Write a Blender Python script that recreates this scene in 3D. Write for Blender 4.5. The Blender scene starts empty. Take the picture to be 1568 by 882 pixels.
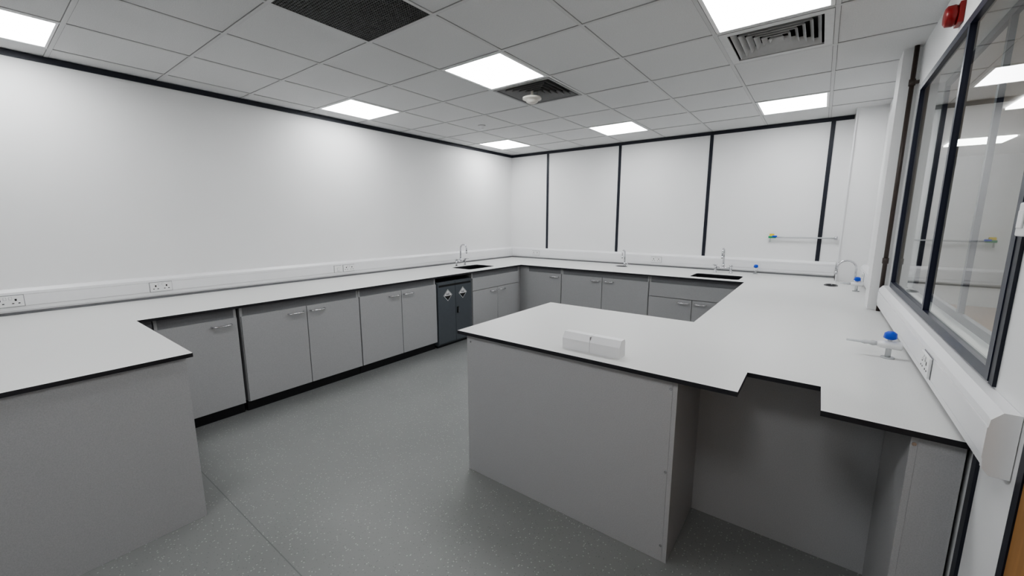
import bpy, bmesh, math
from mathutils import Vector, Matrix
R=math.radians
scene=bpy.context.scene

# ------------------------------------------------------------------ materials
def new_mat(name):
    m=bpy.data.materials.new(name); m.use_nodes=True
    return m, m.node_tree.nodes, m.node_tree.links, m.node_tree.nodes['Principled BSDF']
def mat(name,col,rough=.5,metal=0.,spec=.5,noise=0.,nscale=40.,bump=0.,bscale=200.):
    m,n,l,b=new_mat(name)
    b.inputs['Roughness'].default_value=rough
    b.inputs['Metallic'].default_value=metal
    b.inputs['Specular IOR Level'].default_value=spec
    b.inputs['Base Color'].default_value=(*col,1)
    tc=n.new('ShaderNodeTexCoord')
    if noise>0:
        nz=n.new('ShaderNodeTexNoise'); nz.inputs['Scale'].default_value=nscale; nz.inputs['Detail'].default_value=3
        l.new(tc.outputs['Object'],nz.inputs['Vector'])
        r=n.new('ShaderNodeValToRGB'); r.color_ramp.elements[0].position=.3; r.color_ramp.elements[1].position=.7
        r.color_ramp.elements[0].color=(*[c*(1-noise) for c in col],1)
        r.color_ramp.elements[1].color=(*[min(1,c*(1+noise)) for c in col],1)
        l.new(nz.outputs['Fac'],r.inputs['Fac']); l.new(r.outputs['Color'],b.inputs['Base Color'])
    if bump>0:
        nz=n.new('ShaderNodeTexNoise'); nz.inputs['Scale'].default_value=bscale
        l.new(tc.outputs['Object'],nz.inputs['Vector'])
        bp=n.new('ShaderNodeBump'); bp.inputs['Strength'].default_value=bump; bp.inputs['Distance'].default_value=.002
        l.new(nz.outputs['Fac'],bp.inputs['Height']); l.new(bp.outputs['Normal'],b.inputs['Normal'])
    return m
M={}
M['wall']=mat('wall_white_panel',(.83,.83,.83),.45,noise=.01,nscale=2,spec=.35)
M['column']=mat('column_white',(.80,.80,.80),.5,noise=.01,nscale=3)
M['trunk']=mat('pvc_white',(.80,.80,.81),.35,noise=.01,nscale=5)
M['plate']=mat('plastic_white',(.80,.80,.80),.3,noise=.01,nscale=5)
M['tapw']=mat('tap_body_translucent_grey',(.55,.56,.57),.2,noise=.03,nscale=30)
M['cream']=mat('detector_cream',(.62,.59,.54),.4,noise=.02,nscale=5)
M['black']=mat('trim_dark_navy',(.010,.012,.022),.4,noise=.1,nscale=10)
M['frame']=mat('window_frame_navy',(.012,.015,.035),.35,noise=.1,nscale=10)
M['tile']=mat('ceiling_tile_mineral',(.64,.64,.64),.9,noise=.06,nscale=180,bump=.5,bscale=300)
M['tbar']=mat('ceiling_tbar',(.56,.56,.56),.5,noise=.02,nscale=10)
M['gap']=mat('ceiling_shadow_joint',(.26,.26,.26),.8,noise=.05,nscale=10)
M['plenum']=mat('plenum_dark',(.02,.02,.02),.9,noise=.1,nscale=10)
M['wtop']=mat('worktop_laminate',(.66,.66,.65),.38,noise=.05,nscale=250,spec=.4)
M['wedge']=mat('worktop_core_black',(.02,.02,.024),.4,noise=.1,nscale=50)
M['panel']=mat('cabinet_grey_laminate',(.43,.43,.435),.42,noise=.08,nscale=260,spec=.4)
M['rail']=mat('cabinet_rail_grey',(.20,.20,.21),.5,noise=.05,nscale=100)
M['plinth']=mat('plinth_black',(.012,.012,.014),.4,noise=.1,nscale=30)
M['haz']=mat('hazard_steel_bluegrey',(.10,.112,.125),.4,noise=.03,nscale=30)
M['chrome']=mat('chrome',(.6,.6,.62),.15,1.,noise=.01,nscale=10)
M['steel']=mat('brushed_steel',(.72,.72,.73),.25,1.,noise=.03,nscale=60)
M['sink']=mat('sink_dark_resin',(.015,.015,.018),.3,noise=.1,nscale=60)
M['blue']=mat('knob_blue',(.01,.07,.55),.35,noise=.03,nscale=30)
M['yellow']=mat('label_yellow',(.8,.6,.03),.4,noise=.03,nscale=30)
M['green']=mat('label_green',(.03,.3,.12),.4,noise=.03,nscale=30)
M['red']=mat('alarm_red',(.22,.006,.006),.35,noise=.03,nscale=30)
M['pipe']=mat('pipe_brown',(.05,.035,.03),.4,noise=.1,nscale=30)
M['dark']=mat('dark_hole',(.01,.01,.01),.6,noise=.1,nscale=30)
M['louvre']=mat('louvre_grey',(.58,.58,.58),.45,noise=.03,nscale=30)
M['louvred']=mat('louvre_dark_grey',(.30,.30,.30),.5,noise=.03,nscale=30)
M['egg']=mat('eggcrate_black',(.055,.055,.055),.5,noise=.05,nscale=30)
M['corr']=mat('corridor_paint',(.60,.62,.61),.7,noise=.02,nscale=4)
M['corrfloor']=mat('corridor_floor',(.50,.33,.21),.35,noise=.1,nscale=40)
M['corrdoor']=mat('corridor_door_grey',(.22,.24,.25),.5,noise=.03,nscale=10)
# wood
m,n,l,b=new_mat('door_oak_veneer'); tc=n.new('ShaderNodeTexCoord'); mp=n.new('ShaderNodeMapping'); mp.inputs['Scale'].default_value=(14,14,1.0)
nz=n.new('ShaderNodeTexNoise'); nz.inputs['Scale'].default_value=3; nz.inputs['Detail'].default_value=6
cr=n.new('ShaderNodeValToRGB'); cr.color_ramp.elements[0].color=(.25,.12,.04,1); cr.color_ramp.elements[1].color=(.50,.27,.10,1)
l.new(tc.outputs['Object'],mp.inputs['Vector']); l.new(mp.outputs['Vector'],nz.inputs['Vector']); l.new(nz.outputs['Fac'],cr.inputs['Fac']); l.new(cr.outputs['Color'],b.inputs['Base Color']); b.inputs['Roughness'].default_value=.45
M['wood']=m
# emission
m,n,l,b=new_mat('led_diffuser'); b.inputs['Base Color'].default_value=(.9,.9,.9,1)
b.inputs['Emission Color'].default_value=(.975,.99,1,1); b.inputs['Emission Strength'].default_value=14.0
M['led']=m
m,n,l,b=new_mat('led_corridor'); b.inputs['Emission Color'].default_value=(1,.99,.97,1); b.inputs['Emission Strength'].default_value=12.0
M['led2']=m
# glass : single-surface architectural pane, symmetric Schlick reflectance
m,n,l,b=new_mat('window_glass'); n.remove(b); out=n['Material Output']
tr=n.new('ShaderNodeBsdfTransparent'); tr.inputs['Color'].default_value=(.84,.88,.87,1)
gl=n.new('ShaderNodeBsdfGlossy'); gl.inputs['Roughness'].default_value=.01
ge=n.new('ShaderNodeNewGeometry'); dp=n.new('ShaderNodeVectorMath'); dp.operation='DOT_PRODUCT'
l.new(ge.outputs['Incoming'],dp.inputs[0]); l.new(ge.outputs['Normal'],dp.inputs[1])
def mth(op,a,bv=None):
    q=n.new('ShaderNodeMath'); q.operation=op
    if isinstance(a,(int,float)): q.inputs[0].default_value=a
    else: l.new(a,q.inputs[0])
    if bv is not None:
        if isinstance(bv,(int,float)): q.inputs[1].default_value=bv
        else: l.new(bv,q.inputs[1])
    return q.outputs[0]
ab=mth('ABSOLUTE',dp.outputs['Value']); om=mth('SUBTRACT',1.0,ab); pw=mth('POWER',om,5.0); sc=mth('MULTIPLY_ADD',pw,1.15); sc.node.inputs[2].default_value=.06
mn=mth('MINIMUM',sc,1.0)
mx=n.new('ShaderNodeMixShader'); l.new(mn,mx.inputs['Fac']); l.new(tr.outputs[0],mx.inputs[1]); l.new(gl.outputs[0],mx.inputs[2]); l.new(mx.outputs[0],out.inputs['Surface'])
M['glass']=m
# floor vinyl with flakes and welded seams
m,n,l,b=new_mat('floor_vinyl'); tc=n.new('ShaderNodeTexCoord')
nz=n.new('ShaderNodeTexNoise'); nz.inputs['Scale'].default_value=2.2; nz.inputs['Detail'].default_value=5
l.new(tc.outputs['Object'],nz.inputs['Vector'])
cr=n.new('ShaderNodeValToRGB'); cr.color_ramp.elements[0].position=.35; cr.color_ramp.elements[1].position=.7
cr.color_ramp.elements[0].color=(.222,.226,.222,1); cr.color_ramp.elements[1].color=(.244,.248,.244,1)
l.new(nz.outputs['Fac'],cr.inputs['Fac'])
def flakes(prev,scale,thr,col,seed):
    mp=n.new('ShaderNodeMapping'); mp.inputs['Location'].default_value=(seed,seed*2,0); l.new(tc.outputs['Object'],mp.inputs['Vector'])
    v=n.new('ShaderNodeTexVoronoi'); v.inputs['Scale'].default_value=scale; l.new(mp.outputs['Vector'],v.inputs['Vector'])
    mt=n.new('ShaderNodeMath'); mt.operation='LESS_THAN'; mt.inputs[1].default_value=thr; l.new(v.outputs['Distance'],mt.inputs[0])
    sp=n.new('ShaderNodeSeparateColor'); l.new(v.outputs['Color'],sp.inputs[0])
    m2=n.new('ShaderNodeMath'); m2.operation='GREATER_THAN'; m2.inputs[1].default_value=.65; l.new(sp.outputs[0],m2.inputs[0])
    m3=n.new('ShaderNodeMath'); m3.operation='MULTIPLY'; l.new(mt.outputs[0],m3.inputs[0]); l.new(m2.outputs[0],m3.inputs[1])
    mx=n.new('ShaderNodeMix'); mx.data_type='RGBA'; mx.inputs[7].default_value=(*col,1)
    l.new(m3.outputs[0],mx.inputs[0]); l.new(prev,mx.inputs[6]); return mx.outputs[2]
c=flakes(cr.outputs['Color'],75,.24,(.39,.395,.385),1.3)
c=flakes(c,95,.22,(.17,.175,.175),5.1)
sx=n.new('ShaderNodeSeparateXYZ'); l.new(tc.outputs['Object'],sx.inputs[0])
def seam(prev,out,pos,w):
    a=n.new('ShaderNodeMath'); a.operation='SUBTRACT'; a.inputs[1].default_value=pos; l.new(sx.outputs[out],a.inputs[0])
    ab=n.new('ShaderNodeMath'); ab.operation='ABSOLUTE'; l.new(a.outputs[0],ab.inputs[0])
    lt=n.new('ShaderNodeMath'); lt.operation='LESS_THAN'; lt.inputs[1].default_value=w; l.new(ab.outputs[0],lt.inputs[0])
    mx=n.new('ShaderNodeMix'); mx.data_type='RGBA'; mx.inputs[7].default_value=(.16,.165,.165,1)
    l.new(lt.outputs[0],mx.inputs[0]); l.new(prev,mx.inputs[6]); return mx.outputs[2]
c=seam(c,'Y',.70,.0025)
l.new(c,b.inputs['Base Color']); b.inputs['Roughness'].default_value=.42; b.inputs['Specular IOR Level'].default_value=.4
M['floor']=m

# ------------------------------------------------------------------ mesh builder
class B:
    def __init__(s,name):
        s.name=name; s.bm=bmesh.new(); s.mats=[]
    def mi(s,k):
        if k not in s.mats: s.mats.append(k)
        return s.mats.index(k)
    def box(s,x0,x1,y0,y1,z0,z1,k,bev=0):
        t=bmesh.new(); bmesh.ops.create_cube(t,size=1)
        for v in t.verts: v.co=Vector(((x0+x1)/2+v.co.x*(x1-x0),(y0+y1)/2+v.co.y*(y1-y0),(z0+z1)/2+v.co.z*(z1-z0)))
        if bev>0: bmesh.ops.bevel(t,geom=list(t.edges),offset=bev,segments=2,affect='EDGES',profile=.5)
        s._merge(t,k)
    def _merge(s,t,k,smooth=False):
        i=s.mi(k); mp={}
        for v in t.verts: mp[v]=s.bm.verts.new(v.co)
        for f in t.faces:
            try: g=s.bm.faces.new([mp[v] for v in f.verts]); g.material_index=i; g.smooth=smooth
            except ValueError: pass
        t.free()
    def quad(s,pts,k):
        f=s.bm.faces.new([s.bm.verts.new(Vector(p)) for p in pts]); f.material_index=s.mi(k)
    def tube(s,pts,r,k,seg=12,caps=True,radii=None):
        pts=[Vector(p) for p in pts]; rings=[]; up=None
        for i,p in enumerate(pts):
            if i==0: d=(pts[1]-pts[0])
            elif i==len(pts)-1: d=(pts[-1]-pts[-2])
            else: d=(pts[i+1]-p).normalized()+(p-pts[i-1]).normalized()
            d.normalize()
            if up is None:
                up=Vector((0,0,1)) if abs(d.z)<.9 else Vector((1,0,0))
            a=d.cross(up).normalized(); b_=a.cross(d).normalized(); up=b_
            rr=radii[i] if radii else r
            rings.append([s.bm.verts.new(p+rr*(math.cos(2*math.pi*j/seg)*a+math.sin(2*math.pi*j/seg)*b_)) for j in range(seg)])
        mi=s.mi(k)
        for i in range(len(rings)-1):
            for j in range(seg):
                f=s.bm.faces.new([rings[i][j],rings[i][(j+1)%seg],rings[i+1][(j+1)%seg],rings[i+1][j]]); f.material_index=mi; f.smooth=True
        if caps:
            for rg in (rings[0][::-1],rings[-1]):
                f=s.bm.faces.new(rg); f.material_index=mi
    def prism(s,prof,axis,a0,a1,k):
        def P(p,a):
            return Vector((a,p[0],p[1])) if axis=='x' else Vector((p[0],a,p[1])) if axis=='y' else Vector((p[0],p[1],a))
        t=bmesh.new()
        A=[t.verts.new(P(p,a0)) for p in prof]; C=[t.verts.new(P(p,a1)) for p in prof]
        t.faces.new(A[::-1]); t.faces.new(C)
        for i in range(len(prof)):
            j=(i+1)%len(prof); t.faces.new([A[i],A[j],C[j],C[i]])
        bmesh.ops.recalc_face_normals(t,faces=list(t.faces)); s._merge(t,k)
    def done(s,loc=(0,0,0),rz=0,recalc=True):
        if recalc: bmesh.ops.recalc_face_normals(s.bm,faces=list(s.bm.faces))
        me=bpy.data.meshes.new(s.name+'_mesh'); s.bm.to_mesh(me); s.bm.free()
        for k in s.mats: me.materials.append(M[k])
        o=bpy.data.objects.new(s.name,me); scene.collection.objects.link(o)
        o.location=loc; o.rotation_euler=(0,0,rz); return o

XL,XR,YB,YF,ZC=-4.52,.43,6.02,-1.8,2.70
ZT=3.0
ZW=.9   # worktop top
# ------------------------------------------------------------------ shell
b=B('floor'); b.box(XL-.1,XR+.12,YF-.1,YB+.1,-.1,0,'floor'); b.done()
b=B('wall_left'); b.box(XL-.1,XL,YF-.1,YB+.1,0,ZT,'wall'); b.done()
b=B('wall_back'); b.box(XL,XR+.12,YB,YB+.1,0,ZT,'wall'); b.done()
b=B('wall_front'); b.box(XL,XR+.12,YF-.1,YF,0,ZT,'wall'); b.done()
WY0,WY1,WZ0,WZ1=1.69,3.80,1.105,2.41
DY0,DY1,DZ=.46,1.41,2.06
b=B('wall_right')
X0,X1=XR,XR+.12
b.box(X0,X1,WY1,YB,0,ZT,'wall'); b.box(X0,X1,WY0,WY1,0,WZ0,'wall'); b.box(X0,X1,WY0,WY1,WZ1,ZT,'wall')
b.box(X0,X1,DY1,WY0,0,ZT,'wall'); b.box(X0,X1,DY0,DY1,DZ,ZT,'wall'); b.box(X0,X1,YF,DY0,0,ZT,'wall')
b.done()
# ceiling tiles
gx=[XL,-4.29]+[-4.29+.607*k for k in range(1,8)]+[XR]
gy=[YF,-1.342]+[-1.342+.617*k for k in range(1,12)]+[YB]
def cell(x,y):
    i=max(k for k in range(len(gx)) if gx[k]<=x); j=max(k for k in range(len(gy)) if gy[k]<=y)
    return i,j
lights=[(-3.99,.2),(-3.99,2.67),(-3.99,5.13),(-2.165,.2),(-2.165,2.67),(-2.165,5.13),(-.35,.2),(-.35,2.67),(-.35,5.13)]
vents={'egg':(-2.165,1.43),'ac':(-2.165,3.28),'four':(-.35,3.28)}
special={cell(*p) for p in lights}|{cell(*p) for p in vents.values()}
b=B('ceiling')
for i in range(len(gx)-1):
    for j in range(len(gy)-1):
        if (i,j) in special: continue
        b.box(gx[i],gx[i+1],gy[j],gy[j+1],ZC,ZC+.015,'tile')
b.box(XL,XR,YF,YB,ZC+.25,ZC+.28,'plenum')
b.done()
b=B('ceiling_grid')
tb=.011
for x in gx[1:-1]:
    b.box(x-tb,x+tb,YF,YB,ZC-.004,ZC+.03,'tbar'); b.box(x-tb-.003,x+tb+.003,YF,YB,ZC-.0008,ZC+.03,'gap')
for y in gy[1:-1]:
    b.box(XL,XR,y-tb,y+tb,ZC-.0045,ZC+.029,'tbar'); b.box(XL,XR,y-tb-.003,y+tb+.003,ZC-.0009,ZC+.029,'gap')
b.done()
for p in lights:
    i,j=cell(*p); x0,x1,y0,y1=gx[i],gx[i+1],gy[j],gy[j+1]
    b=B('ceiling_light_panel'); t=.014; w=.034
    b.box(x0+t,x0+w,y0+t,y1-t,ZC-.004,ZC+.03,'plate'); b.box(x1-w,x1-t,y0+t,y1-t,ZC-.004,ZC+.03,'plate')
    b.box(x0+w,x1-w,y0+t,y0+w-.008,ZC-.004,ZC+.03,'plate'); b.box(x0+w,x1-w,y1-w+.008,y1-t,ZC-.004,ZC+.03,'plate')
    b.box(x0+w,x1-w,y0+w-.008,y1-w+.008,ZC,ZC+.02,'led')
    b.done()
# eggcrate
i,j=cell(*vents['egg']); x0,x1,y0,y1=gx[i]+.014,gx[i+1]-.014,gy[j]+.014,gy[j+1]-.014
b=B('ceiling_extract_grille')
b.box(x0,x1,y0,y1,ZC+.04,ZC+.05,'dark')
for k in range(35):
    x=x0+(x1-x0)*k/34; b.box(x-.0035,x+.0035,y0,y1,ZC-.003,ZC+.012,'egg')
    y=y0+(y1-y0)*k/34; b.box(x0,x1,y-.0035,y+.0035,ZC-.003,ZC+.012,'egg')
b.done()
def ring(b,cx,cy,a,bb,za,zb,k,th=.003):
    A=[(cx-a,cy-a,za),(cx+a,cy-a,za),(cx+a,cy+a,za),(cx-a,cy+a,za)]
    C=[(cx-bb,cy-bb,zb),(cx+bb,cy-bb,zb),(cx+bb,cy+bb,zb),(cx-bb,cy+bb,zb)]
    for q in range(4):
        r=(q+1)%4
        b.quad([A[q],A[r],C[r],C[q]],k)
        b.quad([Vector(C[q])+Vector((0,0,th)),Vector(C[r])+Vector((0,0,th)),Vector(A[r])+Vector((0,0,th)),Vector(A[q])+Vector((0,0,th))],k)
        b.quad([A[r],A[q],Vector(A[q])+Vector((0,0,th)),Vector(A[r])+Vector((0,0,th))],k)
def diffuser(name,c,k,n,frame,fw=.045,drop=.0):
    i,j=cell(*c); cx=(gx[i]+gx[i+1])/2; cy=(gy[j]+gy[j+1])/2; h=.29
    b=B(name)
    b.box(cx-h,cx+h,cy-h,cy+h,ZC+.10,ZC+.11,'dark')
    for sx_ in (-1,1):
        b.box(cx+sx_*h-.002,cx+sx_*h+.002,cy-h,cy+h,ZC,ZC+.10,'dark'); b.box(cx-h,cx+h,cy+sx_*h-.002,cy+sx_*h+.002,ZC,ZC+.10,'dark')
    b.box(cx-h,cx-h+fw,cy-h,cy+h,ZC-.006,ZC+.005,frame); b.box(cx+h-fw,cx+h,cy-h,cy+h,ZC-.006,ZC+.005,frame)
    b.box(cx-h+fw,cx+h-fw,cy-h,cy-h+fw,ZC-.006,ZC+.005,frame); b.box(cx-h+fw,cx+h-fw,cy+h-fw,cy+h,ZC-.006,ZC+.005,frame)
    a=h-fw; sp=a/(n+.35)
    for q in range(n):
        aa=a-sp*(q+.35)
        ring(b,cx,cy,aa,aa-sp*.55,ZC-.004,ZC+.028,k)
    b.done(recalc=False)
diffuser('ceiling_air_diffuser',vents['four'],'louvre',6,'louvre')
diffuser('ceiling_air_diffuser',vents['ac'],'louvred',6,'louvred',.02)
def detector(x,y,z,r,stem=0,k='plate'):
    b=B('smoke_detector')
    b.tube([(x,y,z),(x,y,z-.014),(x,y,z-.018),(x,y,z-.038),(x,y,z-.052)],r,k,28,True,[r,r,r*.72,r*.6,r*.32])
    if stem: b.tube([(x,y,z),(x,y,z+stem)],.012,k)
    b.done()
detector(-3.43,3.96,ZC,.045)
detector(-2.19,3.22,ZC-.055,.085,.15,'cream')

# trims
def trim(n,*a):
    b=B('trim_%d'%n); b.box(*a,'black'); b.done()
tn=1
for a in [(XL,XL+.012,YF,YB,ZC-.045,ZC-.004),(XL+.012,.178,YB-.012,YB,ZC-.045,ZC-.004)]:
    trim(tn,*a); tn+=1
for x in (-3.76,-2.5,-1.25,0.0):
    trim(tn,x-.02,x+.02,YB-.008,YB,1.08,ZC-.045); tn+=1
trim(tn,XR-.008,XR,1.655,1.69,0,.91); tn+=1
trim(tn,XR-.008,XR,1.655,1.69,1.10,ZC-.006); tn+=1

# column + boxing
b=B('column_boxing'); b.box(.335,XR,4.0,4.25,0,ZC,'column'); b.done()
b=B('corner_boxing'); b.box(.19,XR-.0005,5.69,YB-.0005,0,ZC,'column'); b.box(.178,.19,5.678,5.70,ZW,ZC,'trunk'); b.done()
b=B('wall_pipe'); b.tube([(.395,3.955,ZW+.001),(.395,3.955,ZC)],.013,'pipe',14)
for z in (1.25,2.45): b.tube([(.395,3.955,z),(.395,3.955,z+.04)],.018,'pipe',14)
b.box(.395,XR,3.945,3.965,2.46,2.48,'pipe')
b.done()

# window
b=B('window_1'); f=.035
for (ya,yb,za,zb) in [(WY0,WY1,WZ0,WZ0+f),(WY0,WY1,WZ1-f,WZ1),(WY0,WY0+f,WZ0+f,WZ1-f),(WY1-f,WY1,WZ0+f,WZ1-f),(2.66,2.69,WZ0+f,WZ1-f)]:
    b.box(XR-.010,XR+.012,ya,yb,za,zb,'frame'); 
    b.box(XR+.105,XR+.125,ya,yb,za,zb,'frame')
for (ya,yb) in ((WY0+f,2.66),(2.69,WY1-f)):
    x=XR+.004; b.quad([(x,ya,WZ0+f),(x,yb,WZ0+f),(x,yb,WZ1-f),(x,ya,WZ1-f)],'glass')
b.done()
# door on right wall
b=B('door_1')
b.box(XR-.005,XR+.11,DY0-.0,DY0+.03,0,DZ,'black'); b.box(XR-.005,XR+.11,DY1-.03,DY1,0,DZ,'black'); b.box(XR-.005,XR+.11,DY0+.03,DY1-.03,DZ-.03,DZ,'black')
b.box(XR-.002,XR+.042,DY0+.032,DY1-.032,.005,DZ-.032,'wood')
b.tube([(XR-.002,DY0+.12,1.0),(XR-.04,DY0+.12,1.0),(XR-.045,DY0+.13,1.0),(XR-.045,DY0+.24,1.0)],.009,'steel')
b.done()
b=B('door_release_switch'); b.box(XR-.030,XR-.0005,1.56,1.625,1.515,1.60,'plate',.004); b.box(XR-.034,XR-.030,1.575,1.61,1.535,1.58,'plate',.002); b.done()
# corridor beyond window
CX,CY=3.1,11.0
b=B('wall_corridor'); b.box(CX,CX+.1,-1.8,CY,0,ZT,'corr'); b.box(XR+.12,CX,CY,CY+.1,0,ZT,'corr'); b.box(XR+.12,CX,-1.9,-1.8,0,ZT,'corr'); b.box(XR+.12,XR+.22,YB+.1,CY,0,ZT,'corr'); b.done()
b=B('floor_corridor'); b.box(XR+.12,CX,-1.8,CY,-.1,0,'corrfloor'); b.done()
b=B('ceiling_corridor'); b.box(XR+.12,CX,-1.8,CY,ZC,ZC+.1,'tile'); b.done()
b=B('door_2'); b.box(CX-.03,CX-.001,6.0,6.95,0.001,2.06,'corrdoor',.003); b.box(CX-.04,CX-.001,5.96,6.0,.001,2.1,'black'); b.box(CX-.04,CX-.001,6.95,6.99,.001,2.1,'black'); b.box(CX-.04,CX-.001,6.0,6.95,2.06,2.1,'black'); b.done()
for y in (1.0,3.6,6.3,9.0):
    b=B('corridor_ceiling_light'); b.box(1.4,2.0,y-.3,y+.3,ZC-.02,ZC-.001,'led2'); b.done()

# ------------------------------------------------------------------ worktop
def arc_pts(cx,cy,rx,ry,n=24): return [(cx+rx*math.cos(2*math.pi*k/n),cy+ry*math.sin(2*math.pi*k/n)) for k in range(n)]
XLW=XL+.001; XRW=XR-.001; YBW=YB-.001
outer=[(XLW,-.45),(-2.46,-.45),(-2.46,.61),(-3.57,.61),(-3.57,4.98),(-.605,4.98),(-.605,2.79),(-1.70,2.79),(-1.70,1.715),(-.195,1.715),(-.195,1.975),(.062,1.975),(.062,1.715),(XRW,1.715),(XRW,3.999),(.334,3.999),(.334,4.251),(XRW,4.251),(XRW,5.689),(.177,5.677),(.177,YBW),(XLW,YBW)]
S1=(-4.12,-3.76,4.06,4.60); S2=(-1.20,-.68,5.13,5.50)
def rr(x0,x1,y0,y1): 
    r=.04; o=[]
    for cx,cy,a in ((x1-r,y1-r,0),(x0+r,y1-r,90),(x0+r,y0+r,180),(x1-r,y0+r,270)):
        for k in range(4): o.append((cx+r*math.cos(R(a+30*k)),cy+r*math.sin(R(a+30*k))))
    return o
cups=[(-2.27,5.68,.075,.05),(.14,5.27,.05,.09)]
holes=[rr(*S1),rr(*S2)]+[arc_pts(*c) for c in cups]
bm=bmesh.new()
for loop in [outer]+holes:
    vs=[bm.verts.new((x,y,ZW)) for x,y in loop]
    for k in range(len(vs)): bm.edges.new((vs[k],vs[(k+1)%len(vs)]))
bmesh.ops.triangle_fill(bm,use_beauty=True,use_dissolve=False,edges=list(bm.edges))
for fc in bm.faces:
    if fc.normal.z<0: fc.normal_flip()
res=bmesh.ops.extrude_face_region(bm,geom=list(bm.faces))
top=[g for g in res['geom'] if isinstance(g,bmesh.types.BMVert)]
for v in top: v.co.z=ZW-.020
bmesh.ops.recalc_face_normals(bm,faces=list(bm.faces))
for fc in bm.faces:
    fc.material_index=0 if fc.calc_center_median().z>ZW-.001 else 1
me=bpy.data.meshes.new('worktop_mesh'); bm.to_mesh(me); bm.free(); me.materials.append(M['wtop']); me.materials.append(M['wedge'])
o=bpy.data.objects.new('laboratory_worktop',me); scene.collection.objects.link(o)
WB=ZW-.020
# sinks
for (x0,x1,y0,y1) in (S1,S2):
    b=B('sink_basin'); t=.012; zb=.72
    x0-=.002;x1+=.002;y0-=.002;y1+=.002
    b.box(x0-t,x1+t,y0-t,y1+t,zb-t,zb,'sink')
    b.box(x0-t,x0,y0-t,y1+t,zb,WB,'sink'); b.box(x1,x1+t,y0-t,y1+t,zb,WB,'sink'); b.box(x0,x1,y0-t,y0,zb,WB,'sink'); b.box(x0,x1,y1,y1+t,zb,WB,'sink')
    cx,cy=(x0+x1)/2,(y0+y1)/2; b.tube([(cx,cy,zb),(cx,cy,zb+.004)],.035,'steel',20)
    b.done()
for (cx,cy,rx,ry) in cups:
    b=B('drip_cup_sink'); n=24
    def lp(f,z): return [b.bm.verts.new((cx+f*rx*math.cos(2*math.pi*k/n),cy+f*ry*math.sin(2*math.pi*k/n),z)) for k in range(n)]
    rings=[lp(1.18,ZW+.001),lp(1.15,ZW+.004),lp(.98,ZW+.004),lp(.93,ZW-.02),lp(.7,ZW-.10),lp(.2,ZW-.11)]
    mi=b.mi('sink')
    for a,c_ in zip(rings[:-1],rings[1:]):
        for k in range(n):
            fc=b.bm.faces.new([a[k],a[(k+1)%n],c_[(k+1)%n],c_[k]]); fc.material_index=mi; fc.smooth=True
    fc=b.bm.faces.new(rings[-1]); fc.material_index=mi
    b.done()

# ------------------------------------------------------------------ cabinets (local: front at y=0 facing -y)
DT,DB=.805,.095
def handle(b,cx,z,L=.13):
    pts=[(cx-L/2,-.018,z),(cx-L/2,-.036,z),(cx-L/2+.012,-.048,z),(cx-L/4,-.052,z),(cx+L/4,-.052,z),(cx+L/2-.012,-.048,z),(cx+L/2,-.036,z),(cx+L/2,-.018,z)]
    b.tube(pts,.0065,'steel',8)
def cabinet(x0,w,rz,loc,kind,depth=.58):
    b=B('base_cabinet' if kind!='drawer' else 'drawer_base_cabinet'); t=.018; g=.003
    b.box(0,t,0.0,depth,DB-.005,WB,'panel'); b.box(w-t,w,0.0,depth,DB-.005,WB,'panel')
    b.box(t,w-t,0,depth,DB-.005,DB+.013,'panel'); b.box(t,w-t,depth-t,depth,DB+.013,WB,'panel')
    b.box(t,w-t,.0,t,DT-.02,WB,'rail')
    b.box(0,w,.035,.05,0,DB-.005,'plinth'); b.box(0.01,w-.01,.05,depth,0,.02,'plinth')
    if kind=='single':
        b.box(g,w-g,-.018,0,DB,DT,'panel',.0012); handle(b,w-.11,DT-.045)
    elif kind=='double':
        b.box(g,w/2-g/1,-.018,0,DB,DT,'panel',.0012); b.box(w/2+g,w-g,-.018,0,DB,DT,'panel',.0012)
        handle(b,w/2-.095,DT-.045); handle(b,w/2+.095,DT-.045)
    elif kind=='drawer':
        zd=DT-.17
        b.box(g,w-g,-.018,0,zd+g,DT,'panel',.0012)
        b.box(g,w/2-g,-.018,0,DB,zd-g,'panel',.0012); b.box(w/2+g,w-g,-.018,0,DB,zd-g,'panel',.0012)
        handle(b,w/2-.095,zd-.045); handle(b,w/2+.095,zd-.045)
    b.done(loc,rz)
FX=-3.615
for y,w,k in [(.70,.50,'single'),(1.225,1.04,'double'),(2.27,1.02,'double'),(3.93,1.05,'drawer')]:
    cabinet(0,w,R(90),(FX,y,0),k)
FY=5.03
for x,w,k in [(-3.47,.585,'single'),(-2.88,1.24,'double'),(-1.635,1.02,'drawer')]:
    cabinet(0,w,0,(x,FY,0),k)
for y,w in [(4.97,1.05),(3.90,1.05)]:
    cabinet(0,w,R(-90),(-.56,y,0),'double')
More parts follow.
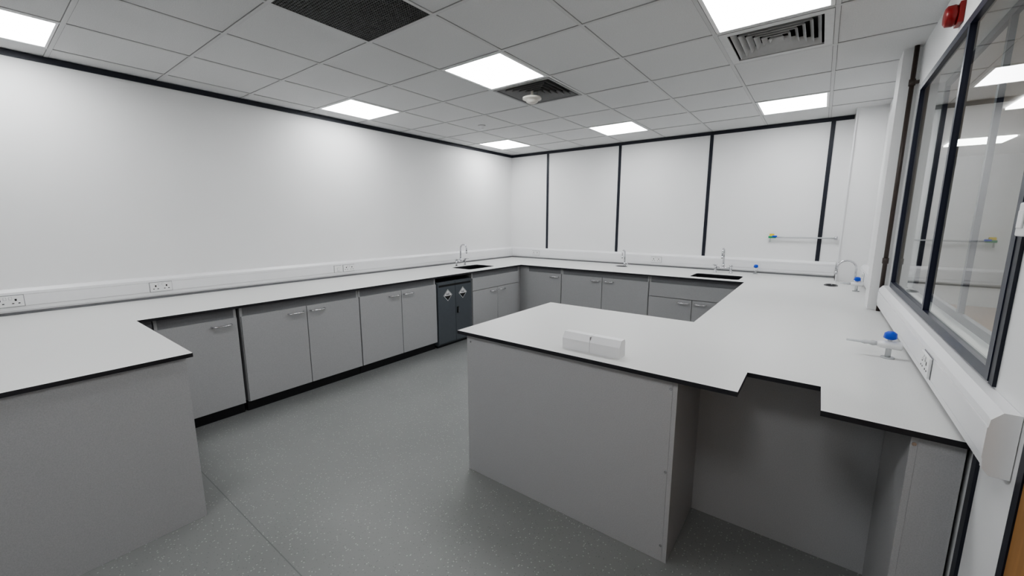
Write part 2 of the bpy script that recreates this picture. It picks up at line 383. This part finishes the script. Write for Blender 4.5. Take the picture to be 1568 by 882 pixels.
# hazard cupboard
b=B('corrosive_storage_cupboard'); w=.60; H=.82
b.box(0,w,0,.45,.03,H,'haz',.003)
b.box(.004,w/2-.002,-.018,0,.05,H-.012,'haz',.003); b.box(w/2+.002,w-.004,-.018,0,.05,H-.012,'haz',.003)
b.box(.01,w-.01,.02,.44,0,.03,'plinth')
b.box(.02,w-.02,-.02,-.0185,H-.06,H-.035,'dark')
for cx in (w*.28,w*.72):
    for s,k,e in ((.074,'plate',.0005),(.067,'dark',.001),(.062,'plate',.0015)):
        z=.65; y=-.018-e
        b.quad([(cx-s,y,z),(cx,y,z-s),(cx+s,y,z),(cx,y,z+s)],k)
    z=.65; y=-.0205
    b.quad([(cx-.055,y,z-.008),(cx,y,z-.062),(cx+.055,y,z-.008),(cx,y,z-.009)],'dark')
    for dx in (-.014,.014): b.box(cx+dx-.011,cx+dx+.011,y,y+.002,z+.004,z+.010,'dark'); b.box(cx+dx-.004,cx+dx+.004,y,y+.002,z+.010,z+.028,'dark')
b.box(w/2+.02,w/2+.05,-.03,-.018,.40,.48,'dark',.003); b.box(w/2+.03,w/2+.04,-.042,-.03,.41,.47,'steel')
b.done((FX,3.31,0),R(90))
# fillers
b=B('cabinet_filler_panel'); b.box(-3.64,FX-.01,.59,.695,0,WB,'rail'); b.done()
b=B('cabinet_filler_panel'); b.box(FX-.02,FX,4.985,FY,0.09,WB,'panel'); b.box(FX,-3.475,FY,FY+.018,.09,WB,'panel'); b.box(FX-.06,-3.475,FY+.035,FY+.05,0,.09,'plinth'); b.done()
# left peninsula base
b=B('peninsula_base_unit')
b.box(XL+.02,-2.50,-.425,-.407,0,WB,'panel'); b.box(XL+.02,-2.50,.567,.585,0,WB,'panel'); b.box(-2.50,-2.478,-.425,.585,0,WB,'panel',.001)
b.done()
# island/peninsula base
b=B('peninsula_base_unit')
b.box(-1.64,-.44,1.735,1.753,0,WB,'panel',.001); b.box(-1.64,-1.622,1.753,2.76,0,WB,'panel'); b.box(-1.622,-.44,2.742,2.76,0,WB,'panel')
b.box(-.4395,-.42,1.735,2.76,0,WB,'panel',.0006)
for x in (-.448,):
    for z in (.08,.45,.84): b.tube([(x,1.735,z),(x,1.733,z)],.006,'steel')
b.tube([(-1.61,1.735,.84),(-1.61,1.733,.84)],.006,'steel')
b.done()
b=B('knee_space_panels')
b.box(-.42,.297,2.2,2.218,0,WB,'panel'); b.box(.297,.315,1.735,2.2,0,WB,'panel',.001); b.box(.315,.42,1.735,1.753,0,WB,'panel')
for z in (.2,.86): b.tube([(.306,1.735,z-.01),(.306,1.733,z-.01)],.006,'steel')
b.done()

# ------------------------------------------------------------------ trunking
TP=.06
prof=[(0.001,.918),(.040,.918),(.056,.934),(.058,.958),(.055,.959),(.055,.961),(.06,.962),(.06,1.038),(.055,1.039),(.055,1.041),(.058,1.042),(.056,1.060),(.035,1.082),(0.001,1.082)]
b=B('dado_trunking'); b.prism([(XL+p,z) for p,z in prof],'y',YF+.002,YB-.001,'trunk'); b.done()
b=B('dado_trunking'); b.prism([(YB-p,z) for p,z in prof],'x',XL+.03,.177,'trunk'); b.done()
TR=.052
for a0,a1 in ((1.46,3.93),(4.252,5.688)):
    b=B('dado_trunking'); b.prism([(XR-p*TR/.06,z+.012) for p,z in prof],'y',a0,a1,'trunk')
    b.prism([(XR-.001-(p*TR/.06)*1.03,1.0+.012+(z-1.0)*1.02) for p,z in prof if abs(p-.055)>1e-4],'y',a0-.012,a0+.004,'plate'); b.done()
b=B('worktop_shadow_strip')  # dark grey strip painted in as the shadow line between worktop and trunking
b.box(XL+.001,XL+.042,-.44,YB-.001,ZW+.0005,.917,'rail'); b.box(XL+.042,.177,YB-.042,YB-.001,ZW+.0005,.917,'rail'); b.done()

def socket(loc,rz,kind='double'):
    b=B('double_socket' if kind=='double' else 'fused_spur'); hw=.073 if kind=='double' else .043
    b.box(-hw,hw,-.010,-.001,-.038,.038,'plate',.002)
    b.box(-hw-.003,hw+.003,-.001,0,-.041,.041,'rail')
    cs=(-.036,.036) if kind=='double' else (0,)
    for c in cs:
        if kind=='double':
            b.box(c-.005,c+.005,-.0106,-.0095,.002,.016,'dark')
            b.box(c-.019,c-.009,-.0106,-.0095,-.018,-.012,'dark'); b.box(c+.009,c+.019,-.0106,-.0095,-.018,-.012,'dark')
            b.box(c*.35-.006,c*.35+.006,-.014,-.009,.012,.030,'plate',.001)
            b.box(c*.35-.007,c*.35+.007,-.0104,-.0095,.011,.031,'rail')
        else:
            b.box(c-.012,c+.012,-.014,-.009,-.012,.012,'plate',.001); b.box(c-.02,c+.02,-.0106,-.0095,-.026,-.024,'dark'); b.box(c-.014,c+.014,-.0104,-.0095,-.014,.014,'rail')
    b.done(loc,rz)
XT=XL+TP; YT=YB-TP
for y,k in ((.12,'double'),(.95,'double'),(2.70,'double'),(2.56,'fused_spur')):
    socket((XT,y,1.0),R(90),k)
for x in (-3.95,-1.86): socket((x,YT,1.0),0)
for y in (2.15,5.2): socket((XR-TR,y,1.012),R(-90))

# bench socket pod on island
b=B('bench_power_pod')
pf=[(0,0),(-.002,.055),(.022,.085),(.062,.085),(.07,.07),(.07,0)]
b.prism([(1.80+p,ZW+z) for p,z in pf],'x',-1.02,-.868,'trunk'); b.prism([(1.80+p,ZW+z) for p,z in pf],'x',-.866,-.71,'trunk')
b.box(-.869,-.865,1.806,1.865,ZW,ZW+.080,'rail')
b.done()

# ------------------------------------------------------------------ taps
def arc(c,r,a0,a1,n=8,dirv=(1,0,0)):
    d=Vector(dirv); return [Vector(c)+d*(r*math.cos(R(a0+(a1-a0)*k/n)))+Vector((0,0,r*math.sin(R(a0+(a1-a0)*k/n)))) for k in range(n+1)]
def swan(loc,rz,h=.20,r=.055,kind='single'):
    b=B('swan_neck_tap' if kind=='single' else 'mixer_tap')
    z0=0 if kind=='single' else .06
    b.tube([(0,0,z0),(0,0,z0+.008)],.022,'chrome',16)
    b.tube([(0,0,z0),(0,0,z0+.05)],.014,'chrome',16)
    pts=[(0,0,z0+.04),(0,0,h)]+arc((0,-r,h),r,0,180,10,(0,1,0))[1:]+[(0,-2*r,h-.04)]
    b.tube(pts,.010,'chrome',10); b.tube([(0,-2*r,h-.035),(0,-2*r,h-.065)],.012,'chrome',10)
    if kind=='single':
        b.tube([(0,0,.035),(.035,0,.035)],.006,'chrome'); b.tube([(.035,0,.035),(.055,0,.035)],.015,'chrome',12)
    else:
        b.tube([(-.09,0,.06),(.09,0,.06)],.011,'chrome')
        for s in (-1,1):
            b.tube([(s*.09,0,0),(s*.09,0,.006)],.024,'chrome',16)
            b.tube([(s*.09,0,0),(s*.09,0,.085)],.013,'chrome',12)
            b.tube([(s*.09,0,.09),(s*.10,-.07,.10)],.006,'chrome')
            b.tube([(s*.09,0,.08),(s*.09,0,.10)],.016,'chrome',12)
    b.done(loc,rz)
swan((-4.22,4.36,ZW),R(90),.25,.06,'mixer')
swan((-.95,5.76,ZW),0,.25,.06,'mixer')
swan((-2.27,5.80,ZW),0,.18,.05)
swan((.33,5.42,ZW),R(-80),.17,.08)
def watertap(loc,rz,h=.07,L=.13):
    b=B('laboratory_outlet_tap')
    b.tube([(0,0,0),(0,0,.006)],.026,'tapw',16); b.tube([(0,0,0),(0,0,h)],.011,'tapw',12)
    b.tube([(0,.045,h),(0,.04,h),(0,-.03,h),(0,-.045,h)],.015,'plate',14,True,[.021,.021,.018,.012])
    b.tube([(0,-.045,h),(0,-.06,h),(0,-.075,h),(0,-.09,h),(0,-.105,h),(0,-L,h)],.008,'tapw',12,True,[.010,.013,.008,.010,.006,.005])
    b.tube([(0,0,h),(0,0,h+.03)],.009,'tapw',12)
    b.tube([(0,0,h+.028),(0,0,h+.034),(0,0,h+.058),(0,0,h+.066)],.02,'blue',8,True,[.016,.026,.023,.013])
    b.done(loc,rz)
watertap((.318,2.60,ZW),R(-90),.065,.16)
watertap((.32,4.95,ZW),R(-90),.07,.12)
watertap((-.60,5.86,ZW),0,.05,.09)
# gas pipe on back wall
b=B('wall_gas_pipe'); z=1.355; y=YB-.035
b.tube([(-.46,y,z),(.15,y,z)],.009,'tapw',10)
b.tube([(-.46,y,z),(-.49,y,z),(-.49,y,z-.06)],.008,'tapw',10)
for x in (-.3,.13): b.tube([(x,y,z),(x,YB,z)],.007,'tapw',8)
b.tube([(.15,y,z-.015),(.15,y,z+.02)],.014,'chrome',10)
b.box(-.51,-.43,y-.012,y+.012,z-.012,z+.012,'green',.002); b.box(-.50,-.45,y-.015,y+.01,z+.014,z+.04,'yellow',.003)
b.box(-.47,-.42,y-.02,y,z+.0,z+.02,'blue',.003)
b.done()
# fire alarm
b=B('fire_alarm_sounder'); 
b.box(XR-.02,XR-.0005,2.865,2.955,2.455,2.545,'red',.004)
b.tube([(XR-.02,2.91,2.5),(XR-.03,2.91,2.5),(XR-.055,2.91,2.5),(XR-.062,2.91,2.5)],.05,'red',20,True,[.040,.046,.044,.034])
b.done()

# ------------------------------------------------------------------ world, camera
w=bpy.data.worlds.new('World'); scene.world=w; w.use_nodes=True
w.node_tree.nodes['Background'].inputs[0].default_value=(.05,.055,.06,1); w.node_tree.nodes['Background'].inputs[1].default_value=.5
cam=bpy.data.cameras.new('Camera'); cam.lens=36*624/1568; cam.sensor_width=36; cam.clip_start=.01
co=bpy.data.objects.new('Camera',cam); scene.collection.objects.link(co)
co.location=(0,0,1.554); co.rotation_euler=(R(90-9.37),0,R(36.87)); scene.camera=co
scene.view_settings.view_transform='AgX'
scene.view_settings.look='AgX - Medium High Contrast'
